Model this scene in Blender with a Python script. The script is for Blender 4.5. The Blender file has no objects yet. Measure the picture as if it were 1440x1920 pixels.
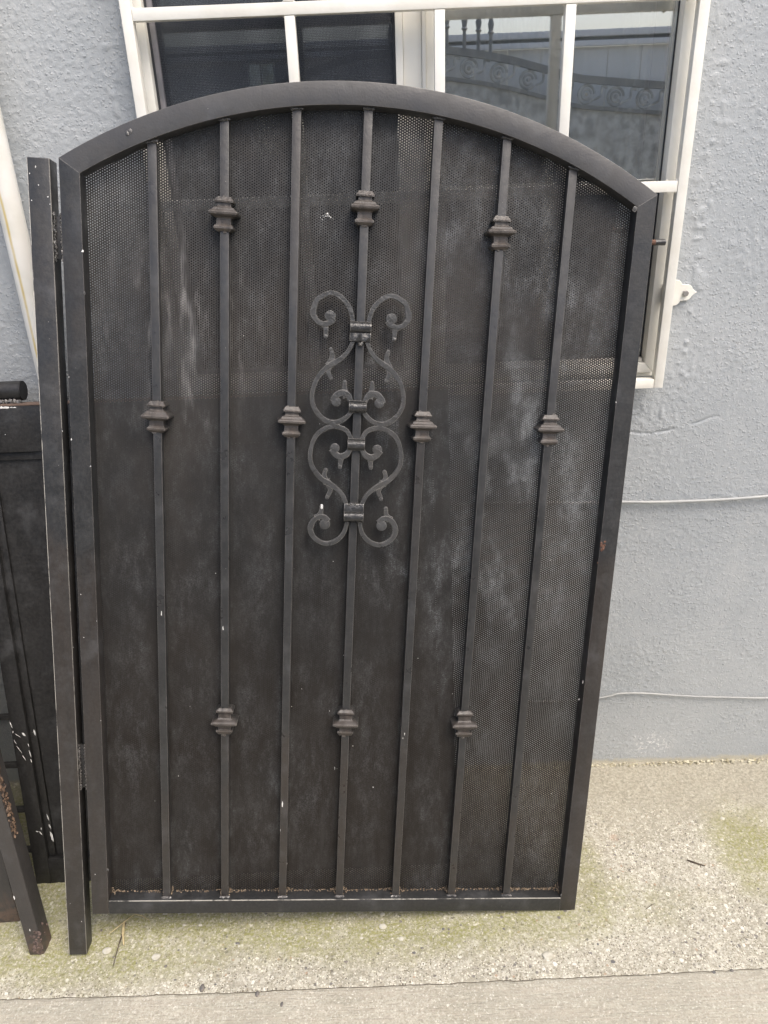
import bpy, bmesh, math, random
import numpy as np
from mathutils import Matrix, Vector
random.seed(7)
S = bpy.context.scene
COL = S.collection
R = math.radians

# ------------------------------------------------------------------ camera
cam_d = bpy.data.cameras.new('camera'); cam = bpy.data.objects.new('camera', cam_d); COL.objects.link(cam)
CM = [[0.99931682, -0.03610663, -0.00788684], [-0.00833151, -0.42799596, 0.90374224], [-0.03600662, -0.90305912, -0.42800439]]
m = Matrix.Identity(4)
for r_ in range(3):
    m[r_][0] = CM[r_][0]; m[r_][1] = -CM[r_][1]; m[r_][2] = -CM[r_][2]
m[0][3], m[1][3], m[2][3] = 0.0, -1.6138, 1.5689
cam.matrix_world = m
cam_d.sensor_fit = 'VERTICAL'; cam_d.sensor_height = 36; cam_d.lens = 36 * 1420 / 1920
cam_d.clip_start = 0.02; cam_d.clip_end = 600
S.camera = cam
S.render.resolution_x = 768; S.render.resolution_y = 1024

# ------------------------------------------------------------------ world, sun, exposure
SUN_EL, SUN_AZ = 60, 140            # azimuth measured from +Y clockwise: the sun is behind and right of the camera
w = bpy.data.worlds.new("World"); S.world = w; w.use_nodes = True
nt = w.node_tree; nt.nodes.clear()
sky = nt.nodes.new('ShaderNodeTexSky'); sky.sky_type = 'NISHITA'; sky.sun_disc = False
sky.sun_elevation = R(SUN_EL); sky.sun_rotation = R(SUN_AZ)
sky.air_density = 1.0; sky.dust_density = 6.0; sky.ozone_density = 0.6; sky.altitude = 100
bg = nt.nodes.new('ShaderNodeBackground'); bg.inputs['Strength'].default_value = 0.15
ow = nt.nodes.new('ShaderNodeOutputWorld')
nt.links.new(sky.outputs[0], bg.inputs[0]); nt.links.new(bg.outputs[0], ow.inputs[0])
sd = bpy.data.lights.new('sun', 'SUN'); sd.energy = 1.2; sd.angle = R(34); sd.color = (1, 0.97, 0.93)
so = bpy.data.objects.new('sun', sd); COL.objects.link(so)
dirv = Vector((math.sin(R(SUN_AZ)) * math.cos(R(SUN_EL)), math.cos(R(SUN_AZ)) * math.cos(R(SUN_EL)), math.sin(R(SUN_EL))))
so.rotation_euler = dirv.to_track_quat('Z', 'Y').to_euler()
so.location = (1, -3, 4)
S.view_settings.view_transform = 'Standard'; S.view_settings.look = 'None'
S.view_settings.gamma = 1; S.view_settings.use_curve_mapping = False
S.view_settings.exposure = 0.80

# ------------------------------------------------------------------ node helpers
class N:
    def __init__(s, name):
        s.m = bpy.data.materials.new(name); s.m.use_nodes = True
        s.t = s.m.node_tree; s.t.nodes.clear()
        s.out = s.t.nodes.new('ShaderNodeOutputMaterial')
        s.tc = s.t.nodes.new('ShaderNodeTexCoord')
    def n(s, typ, **kw):
        x = s.t.nodes.new('ShaderNode' + typ)
        for k, v in kw.items(): setattr(x, k, v)
        return x
    def l(s, a, b): s.t.links.new(a, b)
    def put(s, sock, v):
        if isinstance(v, bpy.types.NodeSocket): s.l(v, sock)
        else:
            if hasattr(sock, 'default_value') and isinstance(v, tuple) and sock.type == 'RGBA' and len(v) == 3: v = (*v, 1)
            sock.default_value = v
    def math(s, op, a, b=0.0, c=0.0, clamp=False):
        x = s.n('Math', operation=op); x.use_clamp = clamp
        s.put(x.inputs[0], a); s.put(x.inputs[1], b)
        if len(x.inputs) > 2: s.put(x.inputs[2], c)
        return x.outputs[0]
    def vmath(s, op, a, b=(0, 0, 0)):
        x = s.n('VectorMath', operation=op); s.put(x.inputs[0], a); s.put(x.inputs[1], b)
        return x.outputs['Value'] if op in ('LENGTH', 'DISTANCE', 'DOT_PRODUCT') else x.outputs[0]
    def mapping(s, scale=(1, 1, 1), loc=(0, 0, 0), rot=(0, 0, 0), src=None):
        x = s.n('Mapping'); s.l(src or s.tc.outputs['Object'], x.inputs[0])
        x.inputs['Scale'].default_value = scale; x.inputs['Location'].default_value = loc; x.inputs['Rotation'].default_value = rot
        return x.outputs[0]
    def noise(s, scale, detail=4, rough=.55, vec=None, dist=0):
        x = s.n('TexNoise'); x.inputs['Scale'].default_value = scale; x.inputs['Detail'].default_value = detail
        x.inputs['Roughness'].default_value = rough; x.inputs['Distortion'].default_value = dist
        s.l(vec or s.tc.outputs['Object'], x.inputs['Vector']); return x.outputs[0]
    def voro(s, scale, feature='F1', vec=None, rnd=1.0):
        x = s.n('TexVoronoi', feature=feature); x.inputs['Scale'].default_value = scale; x.inputs['Randomness'].default_value = rnd
        s.l(vec or s.tc.outputs['Object'], x.inputs['Vector']); return x
    def ramp(s, f, a, b, lo=0.0, hi=1.0, smooth=True):
        x = s.n('MapRange'); x.interpolation_type = 'SMOOTHSTEP' if smooth else 'LINEAR'
        s.put(x.inputs[0], f); x.inputs[1].default_value = a; x.inputs[2].default_value = b
        x.inputs[3].default_value = lo; x.inputs[4].default_value = hi; return x.outputs[0]
    def mix(s, f, a, b, blend='MIX'):
        x = s.n('Mix', data_type='RGBA', blend_type=blend)
        s.put(x.inputs[0], f); s.put(x.inputs[6], a); s.put(x.inputs[7], b); return x.outputs[2]
    def sep(s, v):
        x = s.n('SeparateXYZ'); s.l(v, x.inputs[0]); return x.outputs
    def bump(s, h, strength, dist, prev=None):
        x = s.n('Bump'); x.inputs['Strength'].default_value = strength; x.inputs['Distance'].default_value = dist
        s.l(h, x.inputs['Height'])
        if prev: s.l(prev, x.inputs['Normal'])
        return x.outputs[0]
    def bsdf(s, color, rough=.5, normal=None, metallic=0, spec=.5, coat=0):
        x = s.n('BsdfPrincipled'); s.put(x.inputs['Base Color'], color); s.put(x.inputs['Roughness'], rough)
        x.inputs['Metallic'].default_value = metallic; x.inputs['Specular IOR Level'].default_value = spec
        x.inputs['Coat Weight'].default_value = coat
        if normal: s.l(normal, x.inputs['Normal'])
        return x.outputs[0]
    def done(s, sh): s.l(sh, s.out.inputs[0]); return s.m

def painted_steel(name, base=(.018, .019, .020), brown=(.033, .027, .023), rough=.40, brown_lo=.45, brown_hi=.7,
                  rust_zone=None, edge_glint=.0, edge=None, specks=.022, low_brown=None):
    k = N(name)
    n1 = k.noise(5, 5, .6, k.mapping((1, 1, .35)))
    n2 = k.noise(45, 4, .6, k.mapping((1, 1, .12)))
    f = k.math('MULTIPLY', k.ramp(n1, brown_lo, brown_hi), k.ramp(n2, .3, .7, .55, 1))
    if low_brown is not None:      # weathered nearer the ground, in patches with hard edges
        z = k.sep(k.tc.outputs['Object'])[2]
        zz = k.math('ADD', z, k.math('MULTIPLY', k.math('SUBTRACT', k.noise(4, 3), .5), .9))
        f2 = k.ramp(zz, low_brown, low_brown + .12, .9, 0)
        f = k.math('MAXIMUM', f, k.math('MULTIPLY', f2, k.ramp(n2, .25, .75, .4, 1)))
    c = k.mix(f, base, brown)
    # dusty scuffs
    n3 = k.noise(14, 6, .7)
    c = k.mix(k.ramp(n3, .48, .78, 0, .45), c, (.10, .103, .107))
    c = k.mix(k.ramp(k.noise(160, 3, .6), .3, .75, 0, .35), c, (.052, .050, .048))
    # tiny pale paint specks
    v = k.voro(70)
    sp = k.math('MULTIPLY', k.ramp(v.outputs['Distance'], specks, specks + .03, 1, 0), k.ramp(k.sep(v.outputs['Color'])[0], .93, .95))
    c = k.mix(sp, c, (.36, .34, .31))
    if rust_zone:
        ax, a, b = rust_zone
        z = k.sep(k.tc.outputs['Object'])[ax]
        zz = k.math('ADD', z, k.math('MULTIPLY', k.math('SUBTRACT', k.noise(60, 5, .7), .5), abs(b - a) * 1.6))
        rf = k.math('MULTIPLY', k.ramp(zz, a, b), k.ramp(k.noise(40, 4, .7), .35, .55))
        rc = k.mix(k.noise(120, 4, .7), (.05, .033, .026), (.15, .105, .085))
        c = k.mix(rf, c, rc)
    if edge:                       # worn bare edge: list of (axis, coordinate, half width, strength)
        for ax, at, hw, st, yf in edge:
            z = k.sep(k.tc.outputs['Object'])[ax]
            d = k.math('ABSOLUTE', k.math('SUBTRACT', z, at))
            g = k.math('MULTIPLY', k.ramp(d, hw * .5, hw, 1, 0), k.ramp(k.noise(9, 5, .8), .40, .52, 0, st))
            g = k.math('MULTIPLY', g, k.ramp(k.sep(k.tc.outputs['Object'])[1], yf + .0010, yf + .0022, 1, 0))
            c = k.mix(g, c, (.55, .53, .47))
    if edge_glint:  # patchy pale colour along edges, imitating highlights on the metal
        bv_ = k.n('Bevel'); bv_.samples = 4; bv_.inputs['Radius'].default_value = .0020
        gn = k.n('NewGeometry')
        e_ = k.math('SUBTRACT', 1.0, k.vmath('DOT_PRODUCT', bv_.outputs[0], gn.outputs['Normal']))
        e_ = k.math('MULTIPLY', k.ramp(e_, .03, .22), k.ramp(k.noise(38, 5, .75), .34, .58, .25, min(1, edge_glint * 1.3)))
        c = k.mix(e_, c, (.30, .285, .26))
    rr = k.ramp(k.noise(20, 5, .6), .3, .7, rough - .12, rough + .16)
    b = k.bump(k.noise(260, 3, .6), .25, .0015)
    b = k.bump(k.noise(35, 3, .5), .25, .003, b)
    if 'scroll' in name or 'band' in name or 'knuckle' in name: b = k.bump(k.noise(120, 3, .6), .7, .003, b)
    return k.done(k.bsdf(c, rr, b))

M = {}
M['gate'] = painted_steel('gate_paint', edge_glint=.45, low_brown=.75)
M['gate_rail'] = painted_steel('gate_rail_paint', edge_glint=.45, base=(.042, .042, .043), brown=(.055, .050, .046), rough=.42, brown_lo=.55, brown_hi=.8)
M['bottom_rail'] = painted_steel('bottom_rail_paint', edge_glint=.45, base=(.017, .018, .019), brown_lo=.6, brown_hi=.8, edge=[(2, .0325, .0016, .6, .0)])
M['bar'] = painted_steel('bar_paint', edge_glint=.45, rough=.38, base=(.024, .025, .026), brown_lo=.5, brown_hi=.8, low_brown=.25)
M['post'] = painted_steel('post_paint', edge_glint=.45, low_brown=.85, edge=[(0, -.0527, .0017, .9, -.003), (0, -.0145, .0010, .3, -.003)])
M['knuckle'] = painted_steel('knuckle_paint', edge_glint=.85, base=(.024, .023, .022), brown=(.095, .074, .060), brown_lo=.45, brown_hi=.68, rough=.42, specks=.03)
M['scroll'] = painted_steel('scroll_paint', edge_glint=.7, base=(.042, .043, .043), brown=(.065, .061, .056), rough=.34)
M['band'] = painted_steel('band_paint', edge_glint=.7, base=(.024, .025, .026), brown=(.07, .055, .045), rough=.24, brown_lo=.5, brown_hi=.7)
M['gate2'] = painted_steel('rear_gate_paint', base=(.010, .010, .010), brown=(.015, .014, .013), rough=.5)
M['gate2_panel'] = painted_steel('rear_gate_panel_paint', base=(.010, .010, .010), brown=(.014, .013, .012), rough=.55, specks=.02)
M['rusty_post'] = painted_steel('rusty_post_paint', base=(.035, .033, .032), brown=(.055, .048, .042), brown_lo=.4, brown_hi=.6, rust_zone=(2, .075, .0))
M['rusty_post2'] = painted_steel('rusty_post_paint_dark', base=(.035, .033, .032), brown=(.06, .05, .043), rust_zone=(2, .09, .0))

def simple(name, c, rough=.5, c2=None, sc=20, b=0, bs=200, spec=.5, metallic=0, emit=None):
    k = N(name)
    col = k.mix(k.ramp(k.noise(sc, 4, .6), .35, .65), c, c2 or c)
    return k.done(k.bsdf(col, rough, k.bump(k.noise(bs, 3), b, .002) if b else None, spec=spec, metallic=metallic))
M['white_metal'] = simple('cream_painted_steel', (.80, .79, .73), .42, (.74, .72, .65), 12, .15, 150)
M['vinyl'] = simple('window_vinyl', (.76, .75, .69), .4, (.70, .68, .61), 7, .05)
M['sill'] = simple('dusty_vinyl', (.72, .70, .63), .5, (.45, .42, .37), 30, .1)
M['rubber'] = simple('dark_gasket', (.03, .032, .036), .5)
M['screen_frame'] = simple('grey_screen_frame', (.13, .13, .14), .45, (.20, .19, .20), 25)
M['slat'] = simple('pale_blind', (.62, .68, .62), .5, (.55, .60, .55), 8)
M['room'] = simple('room_paint', (.10, .11, .12), .8, (.08, .085, .09), 2)
M['cable'] = simple('painted_cable', (.36, .37, .36), .5, (.30, .31, .31), 15, .1)
M['bolt'] = simple('zinc_bolt', (.30, .30, .29), .4, (.22, .21, .2), 50, .2)
M['rust'] = simple('rust', (.06, .032, .024), .85, (.19, .11, .08), 90, .6, 300, .2)
M['wood_edge'] = simple('scraped_primer', (.20, .135, .10), .6, (.13, .09, .07), 25, .2)
M['weld'] = simple('weld_bead', (.05, .05, .05), .3, (.22, .21, .20), 90, .6, 200)
M['white_paint'] = simple('white_paint_drop', (.72, .72, .70), .4, (.6, .6, .58), 200)
M['straw'] = simple('dry_straw', (.55, .46, .26), .7, (.40, .32, .18), 80)
M['twig'] = simple('dark_twig', (.05, .035, .025), .8, (.09, .065, .045), 100)
M['pebble_light'] = simple('pale_pebble', (.50, .485, .42), .8, (.38, .36, .29), 100, .3)
M['pebble_dark'] = simple('dark_pebble', (.10, .10, .10), .7, (.17, .15, .13), 100, .3)
M['fence'] = simple('grey_vinyl_fence', (.80, .79, .76), .5, (.73, .73, .70), 3)
M['fence_rail'] = simple('white_vinyl_rail', (.75, .76, .76), .4, (.68, .69, .70), 3)
M['iron_grey'] = simple('grey_iron', (.20, .20, .20), .5, (.27, .27, .26), 20, .3)
M['iron_pale'] = simple('silvery_iron', (.52, .53, .52), .45, (.28, .28, .27), 20, .3)

# pipe: white with a yellow run down it
k = N('stained_white_pipe')
o = k.tc.outputs['Object']; sx = k.sep(o)
xx = k.math('ADD', sx[0], k.math('MULTIPLY', k.math('SUBTRACT', k.noise(6, 3, .6, k.mapping((1, 1, .8))), .5), .010))
st = k.math('MULTIPLY', k.ramp(k.math('ABSOLUTE', k.math('SUBTRACT', xx, -.004)), .0005, .004, 1, 0), k.ramp(k.noise(5, 4), .3, .55, .3, 1))
c = k.mix(k.ramp(k.noise(10, 4), .4, .7), (.78, .77, .72), (.66, .65, .58))
c = k.mix(st, c, (.58, .45, .16))
M['pipe'] = k.done(k.bsdf(c, .45, k.bump(k.noise(120, 3), .1, .002)))

# stucco
k = N('blue_grey_stucco')
n1 = k.noise(2.2, 4, .6); n2 = k.noise(90, 4, .6); sx = k.sep(k.tc.outputs['Object'])
c = k.mix(k.ramp(n1, .3, .7), (.335, .362, .380), (.395, .418, .430))
c = k.mix(k.ramp(n2, .35, .7, 0, .35), c, (.46, .475, .48))
c = k.mix(k.ramp(k.noise(11, 5, .7), .58, .78, 0, .45), c, (.27, .29, .30))
c = k.mix(k.ramp(k.noise(3, 6, .75, k.mapping((2.5, 1, .6))), .50, .72, 0, .30), c, (.47, .48, .475))
# chalky chips and soil right at the foot of the wall
foot = k.math('ADD', sx[2], k.math('MULTIPLY', k.math('SUBTRACT', k.noise(45, 5, .8), .5), .05))
c = k.mix(k.ramp(foot, .004, .018, .85, 0), c, (.50, .47, .37))
chx = k.vmath('DISTANCE', k.mapping((1, 1, 1.6)), (.70, 0.0, .10))
ch = k.math('MULTIPLY', k.ramp(chx, .02, .09, 1, 0), k.ramp(k.noise(110, 4, .75), .52, .60))
c = k.mix(ch, c, (.66, .67, .66))
pm = k.ramp(k.noise(7, 3, .6), .3, .65, .35, 1)
dn_ = k.n('TexNoise'); dn_.inputs['Scale'].default_value = 230; k.l(k.tc.outputs['Object'], dn_.inputs['Vector'])
sc_ = k.n('VectorMath', operation='SCALE'); k.l(dn_.outputs['Color'], sc_.inputs[0]); sc_.inputs['Scale'].default_value = .006
wv_ = k.vmath('ADD', k.tc.outputs['Object'], sc_.outputs[0])
v = k.voro(170, vec=wv_); v2 = k.voro(105, vec=k.mapping(loc=(.3, .1, .7), src=wv_))
lump = k.math('MULTIPLY', k.math('MAXIMUM', k.math('MULTIPLY', k.ramp(v.outputs['Distance'], .15, .42, 1, 0), k.ramp(k.sep(v.outputs['Color'])[0], .45, .55)),
              k.math('MULTIPLY', k.ramp(v2.outputs['Distance'], .12, .34, 1, 0), k.ramp(k.sep(v2.outputs['Color'])[1], .6, .7))), pm)
b = k.bump(lump, .50, .0024)
b = k.bump(k.noise(300, 4, .65), .6, .0016, b)
M['stucco'] = k.done(k.bsdf(c, .62, b, spec=.4))

# concrete
def concrete(name, aggregate, moss):
    k = N(name)
    o = k.tc.outputs['Object']; sx = k.sep(o)
    c = k.mix(k.ramp(k.noise(5, 6, .65), .3, .7), (.355, .345, .280), (.49, .475, .40))
    c = k.mix(k.ramp(k.noise(60, 5, .7), .35, .75, 0, .65), c, (.33, .30, .24))
    c = k.mix(k.ramp(k.noise(240, 3, .7), .42, .72, 0, .75), c, (.22, .20, .155))
    c = k.mix(k.ramp(k.noise(190, 3, .7, k.mapping(loc=(3, 5, 1))), .55, .70, 0, .8), c, (.80, .78, .71))
    h = k.noise(240, 4, .65)
    c = k.mix(k.ramp(k.noise(9, 6, .75), .46, .70, 0, .42), c, (.25, .24, .195)) if aggregate else k.mix(k.ramp(k.noise(4, 6, .7), .40, .65, 0, .30), c, (.36, .35, .30))
    vg = k.voro(165); gv = k.sep(vg.outputs['Color'])[0]
    ga = 1.0 if aggregate else .32
    c = k.mix(k.ramp(gv, 0, 1, .0, .26 * ga), c, (.17, .15, .11)); c = k.mix(k.ramp(k.sep(vg.outputs['Color'])[1], .6, 1, 0, .32 * ga), c, (.66, .64, .56))
    if aggregate:
        dv = k.mapping((1, 1, 1)); dn = k.n('TexNoise'); dn.inputs['Scale'].default_value = 90; k.l(dv, dn.inputs['Vector'])
        dw = k.vmath('ADD', dv, k.vmath('SCALE', dn.outputs['Color']))
        dw_node = dw.node
        sc = [x for x in k.t.nodes if x.type == 'VECT_MATH' and x.operation == 'SCALE'][-1]; sc.inputs['Scale'].default_value = .006
        for scale, lo, hi, size, col, seed in ((75, .88, .90, .28, (.64, .62, .55), 0), (60, .93, .94, .24, (.30, .28, .24), 6), (90, .88, .90, .26, (.16, .15, .14), 1), (190, .70, .76, .30, (.66, .63, .53), 2),
                                               (200, .78, .80, .3, (.12, .105, .085), 3), (260, .70, .74, .3, (.17, .15, .10), 5), (110, .96, .97, .26, (.33, .24, .17), 4)):
            v = k.voro(scale, vec=k.mapping(loc=(seed * 1.7, seed * .9, 0), src=dw))
            f = k.math('MULTIPLY', k.ramp(v.outputs['Distance'], size, size + .08, 1, 0), k.ramp(k.sep(v.outputs['Color'])[0], lo, hi))
            f = k.math('MULTIPLY', f, k.ramp(k.noise(7, 3, .6, k.mapping(loc=(seed, 0, 0))), .32, .5, .25, .95))
            c = k.mix(f, c, col)
        # tan, smoother, brushed concrete by the wall
        near = k.math('ADD', sx[1], k.math('MULTIPLY', k.math('SUBTRACT', k.noise(7, 4, .6), .5), .35))
        tn = k.mix(k.ramp(k.noise(130, 5, .7), .3, .7), (.215, .195, .150), (.39, .37, .295))
        c = k.mix(k.ramp(near, -.30, -.08, 0, .8), c, tn)
    else:
        br = k.noise(14, 5, .7, k.mapping((.35, 6, 1)))
        c = k.mix(k.ramp(br, .35, .7, 0, .45), c, (.40, .36, .30))
    if moss:
        def blob(cx, cy, sxx, syy, r0, r1):
            d = k.vmath('DISTANCE', k.mapping((1 / sxx, 1 / syy, 0)), (cx / sxx, cy / syy, 0))
            d = k.math('ADD', d, k.math('MULTIPLY', k.math('SUBTRACT', k.noise(13, 5, .7), .5), .9))
            return k.ramp(d, r0, r1, 1, 0)
        mf = None
        for args in ((.86, -.30, .13, .17, .30, 1.15), (-.10, -.44, .62, .105, .60, 1.4), (-.70, -.44, .34, .14, .7, 1.4), (.44, -.34, .05, .12, .2, 1.2), (-.95, -.2, .4, .2, .6, 1.2)):
            g = blob(*args); mf = g if mf is None else k.math('MAXIMUM', mf, g)
        mf = k.math('MULTIPLY', mf, k.ramp(k.noise(150, 4, .7), .32, .64, .15, .85)); mf = k.math('MULTIPLY', mf, k.ramp(k.noise(17, 5, .75), .34, .56, .45, 1.15))
        mc = k.mix(k.noise(170, 4, .7), (.12, .125, .035), (.32, .31, .13))
        c = k.mix(mf, c, mc)
    rs = k.vmath('DISTANCE', o, (.53, -.255, 0))      # faint rust blot
    c = k.mix(k.math('MULTIPLY', k.ramp(rs, .003, .016, .55, 0), k.ramp(k.noise(90, 3), .35, .6)), c, (.36, .19, .12))
    b = k.bump(h, .5, .003)
    b = k.bump(k.noise(80, 4, .7), .45, .005, b)
    if not aggregate:
        gr_ = k.noise(60, 5, .7, k.mapping((.25, 3.2, 1), rot=(0, 0, R(3)))); b = k.bump(gr_, .7, .004, b); c = k.mix(k.ramp(gr_, .42, .66, 0, .26), c, (.32, .305, .25))
    return k.done(k.bsdf(c, .85, b, spec=.3))
M['strip'] = concrete('aggregate_concrete', True, True)
M['slab'] = concrete('brushed_concrete', False, False)
M['earth'] = simple('packed_earth', (.20, .17, .13), .9, (.12, .10, .07), 60)

# glass (thin pane), screen cloth, perforated sheet
k = N('window_glass')
fr = k.n('Fresnel'); fr.inputs[0].default_value = 2.1
tr = k.n('BsdfTransparent'); tr.inputs[0].default_value = (.95, .97, .96, 1)
gl = k.n('BsdfGlossy'); gl.inputs['Roughness'].default_value = .0; gl.inputs['Color'].default_value = (1, 1, 1, 1)
mx = k.n('MixShader'); k.l(k.math('ADD', fr.outputs[0], .28), mx.inputs[0]); k.l(tr.outputs[0], mx.inputs[1]); k.l(gl.outputs[0], mx.inputs[2])
M['glass'] = k.done(mx.outputs[0])

k = N('insect_screen')
sx = k.sep(k.tc.outputs['Object'])
def thread(ax, p):
    t = k.math('FRACT', k.math('DIVIDE', sx[ax], p)); return k.ramp(k.math('ABSOLUTE', k.math('SUBTRACT', t, .5)), .30, .38, 0, 1)
th = k.math('MAXIMUM', thread(0, .0026), thread(2, .0026))
cov = k.ramp(th, 0, 1, .22, .80)
df = k.bsdf(k.mix(k.ramp(k.noise(4, 3), .3, .7), (.020, .026, .036), (.035, .042, .052)), .6)
tr = k.n('BsdfTransparent'); mx = k.n('MixShader'); k.l(cov, mx.inputs[0]); k.l(tr.outputs[0], mx.inputs[1]); k.l(df, mx.inputs[2])
M['screen'] = k.done(mx.outputs[0])

k = N('perforated_steel')
o = k.tc.outputs['Object']; sx = k.sep(o)
P = .0047
def lattice(off):
    a = k.math('SUBTRACT', k.math('FRACT', k.math('ADD', k.math('DIVIDE', sx[0], P * 1.7320508), off)), .5)
    b = k.math('SUBTRACT', k.math('FRACT', k.math('ADD', k.math('DIVIDE', sx[2], P), off)), .5)
    a = k.math('MULTIPLY', a, P * 1.7320508); b = k.math('MULTIPLY', b, P)
    return k.math('SQRT', k.math('ADD', k.math('MULTIPLY', a, a), k.math('MULTIPLY', b, b)))
d = k.math('MINIMUM', lattice(0.0), lattice(0.5))
hole = k.math('LESS_THAN', d, .00112)
c = k.mix(k.ramp(k.noise(3.5, 5, .65, k.mapping((1, 1, .6))), .35, .7), (.019, .019, .019), (.040, .036, .032))
zz = k.ramp(sx[2], .35, 1.1, 1, 0)
c = k.mix(k.math('MULTIPLY', zz, k.ramp(k.noise(7, 4), .3, .6, .6, 1)), c, (.0165, .0135, .0112))
# pale dust wiped over the sheet, heaviest right of the middle
dd = k.vmath('DISTANCE', k.mapping((1.6, 0, 1)), (.80 * 1.6, 0, 1.05))
dz = k.math('MULTIPLY', k.ramp(dd, .06, .60, 1, .16), k.ramp(k.noise(9, 6, .72, k.mapping((1.3, 1, .8))), .42, .68))
dz = k.math('MULTIPLY', k.ramp(k.noise(26, 8, .85, k.mapping((1.5, 1, .55))), .40, .66, .15, 1), k.math('ADD', dz, .10))
dz = k.math('MULTIPLY', dz, k.ramp(k.noise(330, 4, .85), .34, .66, .25, 1.9))
runs = k.math('MULTIPLY', k.ramp(k.noise(1, 5, .7, k.mapping((46, 1, 1.6))), .52, .74), k.ramp(k.noise(5, 3), .4, .6, .0, .22)); dz = k.math('MAXIMUM', dz, k.math('MULTIPLY', runs, .7))
c = k.mix(k.math('MULTIPLY', dz, .85), c, (.20, .21, .217))
# wiped diagonal streaks upper left
v = k.mapping((34, 1, 7), rot=(0, R(-28), 0))
d2 = k.vmath('DISTANCE', k.mapping((1, 0, .8)), (.20, 0, 1.23 * .8))
s2 = k.math('MULTIPLY', k.ramp(d2, .06, .19, 1, 0), k.ramp(k.noise(1, 4, .6, v), .50, .72))
c = k.mix(k.math('MULTIPLY', s2, .75), c, (.24, .235, .23))
v = k.voro(38)
sp = k.math('MULTIPLY', k.ramp(v.outputs['Distance'], .025, .05, 1, 0), k.ramp(k.sep(v.outputs['Color'])[0], .88, .9))
c = k.mix(sp, c, (.5, .5, .48))
bs = k.bsdf(c, k.ramp(k.noise(15, 4), .3, .7, .42, .6), k.bump(k.noise(6, 3), .15, .02), spec=.28)
tr = k.n('BsdfTransparent'); mx = k.n('MixShader'); k.l(hole, mx.inputs[0]); k.l(bs, mx.inputs[1]); k.l(tr.outputs[0], mx.inputs[2])
M['perf'] = k.done(mx.outputs[0])

# curtain
k = N('curtain_cloth')
c = k.mix(k.ramp(k.noise(6, 4, .6, k.mapping((4, 1, .3))), .3, .7), (.86, .88, .86), (.93, .94, .92))
M['curtain'] = k.done(k.bsdf(c, .8))
k = N('hedge_leaf')
c = k.mix(k.noise(8, 3), (.10, .13, .08), (.26, .30, .20))
M['leaf'] = k.done(k.bsdf(c, .5))

# ------------------------------------------------------------------ mesh helpers
def link(name, me, mat, parent=None, props=None):
    o = bpy.data.objects.new(name, me); COL.objects.link(o)
    if mat is not None and not me.materials: me.materials.append(mat)
    if parent: o.parent = parent
    for a, b in (props or {}).items(): o[a] = b
    return o
def thing(name, label, cat, mat4=None, loc=(0, 0, 0), group=None):
    o = bpy.data.objects.new(name, None); COL.objects.link(o); o.empty_display_size = .05
    if mat4 is not None: o.matrix_world = mat4
    else: o.location = loc
    o['label'] = label; o['category'] = cat
    if group: o['group'] = group
    return o
def bm_mesh(bm, name, smooth=True, angle=35):
    bmesh.ops.recalc_face_normals(bm, faces=bm.faces)
    me = bpy.data.meshes.new(name); bm.to_mesh(me); bm.free()
    if smooth:
        me.shade_smooth()
        me.set_sharp_from_angle(angle=R(angle))
    return me
def add_box(bm, a, b, mat4=None):
    vs = [bm.verts.new((x, y, z)) for x in (a[0], b[0]) for y in (a[1], b[1]) for z in (a[2], b[2])]
    for f in ((0, 1, 3, 2), (4, 6, 7, 5), (0, 4, 5, 1), (2, 3, 7, 6), (0, 2, 6, 4), (1, 5, 7, 3)):
        bm.faces.new([vs[i] for i in f])
    if mat4 is not None:
        for v in vs: v.co = mat4 @ v.co
    return vs
def bevel(bm, w, seg=2, skip=()):
    bmesh.ops.recalc_face_normals(bm, faces=bm.faces)
    ed = [e for e in bm.edges if len(e.link_faces) == 2 and e.calc_face_angle(0) > .5 and not any(f in skip for f in e.link_faces)]
    if w > 0: bmesh.ops.bevel(bm, geom=ed, offset=w, segments=seg, affect='EDGES', profile=.6, clamp_overlap=True)
def box(name, a, b, mat, parent=None, bv=.0012, props=None, cuts=0):
    bm = bmesh.new(); add_box(bm, a, b); bevel(bm, bv)
    return link(name, bm_mesh(bm, name), mat, parent, props)
def boxes(name, lst, mat, parent=None, bv=.0012, props=None):
    bm = bmesh.new()
    for a, b in lst: add_box(bm, a, b)
    bevel(bm, bv)
    return link(name, bm_mesh(bm, name), mat, parent, props)
def add_prism(bm, outer, inner, y0, y1):
    """strip between two equally long polylines in x,z, extruded y0..y1"""
    n = len(outer); V = []
    for y in (y0, y1):
        V.append(([bm.verts.new((p[0], y, p[1])) for p in outer], [bm.verts.new((p[0], y, p[1])) for p in inner]))
    (o0, i0), (o1, i1) = V
    for k_ in range(n - 1):
        bm.faces.new((o0[k_], o0[k_ + 1], i0[k_ + 1], i0[k_])); bm.faces.new((o1[k_], i1[k_], i1[k_ + 1], o1[k_ + 1]))
        bm.faces.new((o0[k_], o1[k_], o1[k_ + 1], o0[k_ + 1])); bm.faces.new((i0[k_], i0[k_ + 1], i1[k_ + 1], i1[k_]))
    return [bm.faces.new((o0[0], i0[0], i1[0], o1[0])), bm.faces.new((o0[-1], o1[-1], i1[-1], i0[-1]))]
def add_poly(bm, pts, y0, y1):
    a = [bm.verts.new((p[0], y0, p[1])) for p in pts]; b = [bm.verts.new((p[0], y1, p[1])) for p in pts]
    bm.faces.new(a); bm.faces.new(b[::-1])
    for i in range(len(a)): bm.faces.new((a[i], b[i], b[(i + 1) % len(a)], a[(i + 1) % len(a)]))
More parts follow.
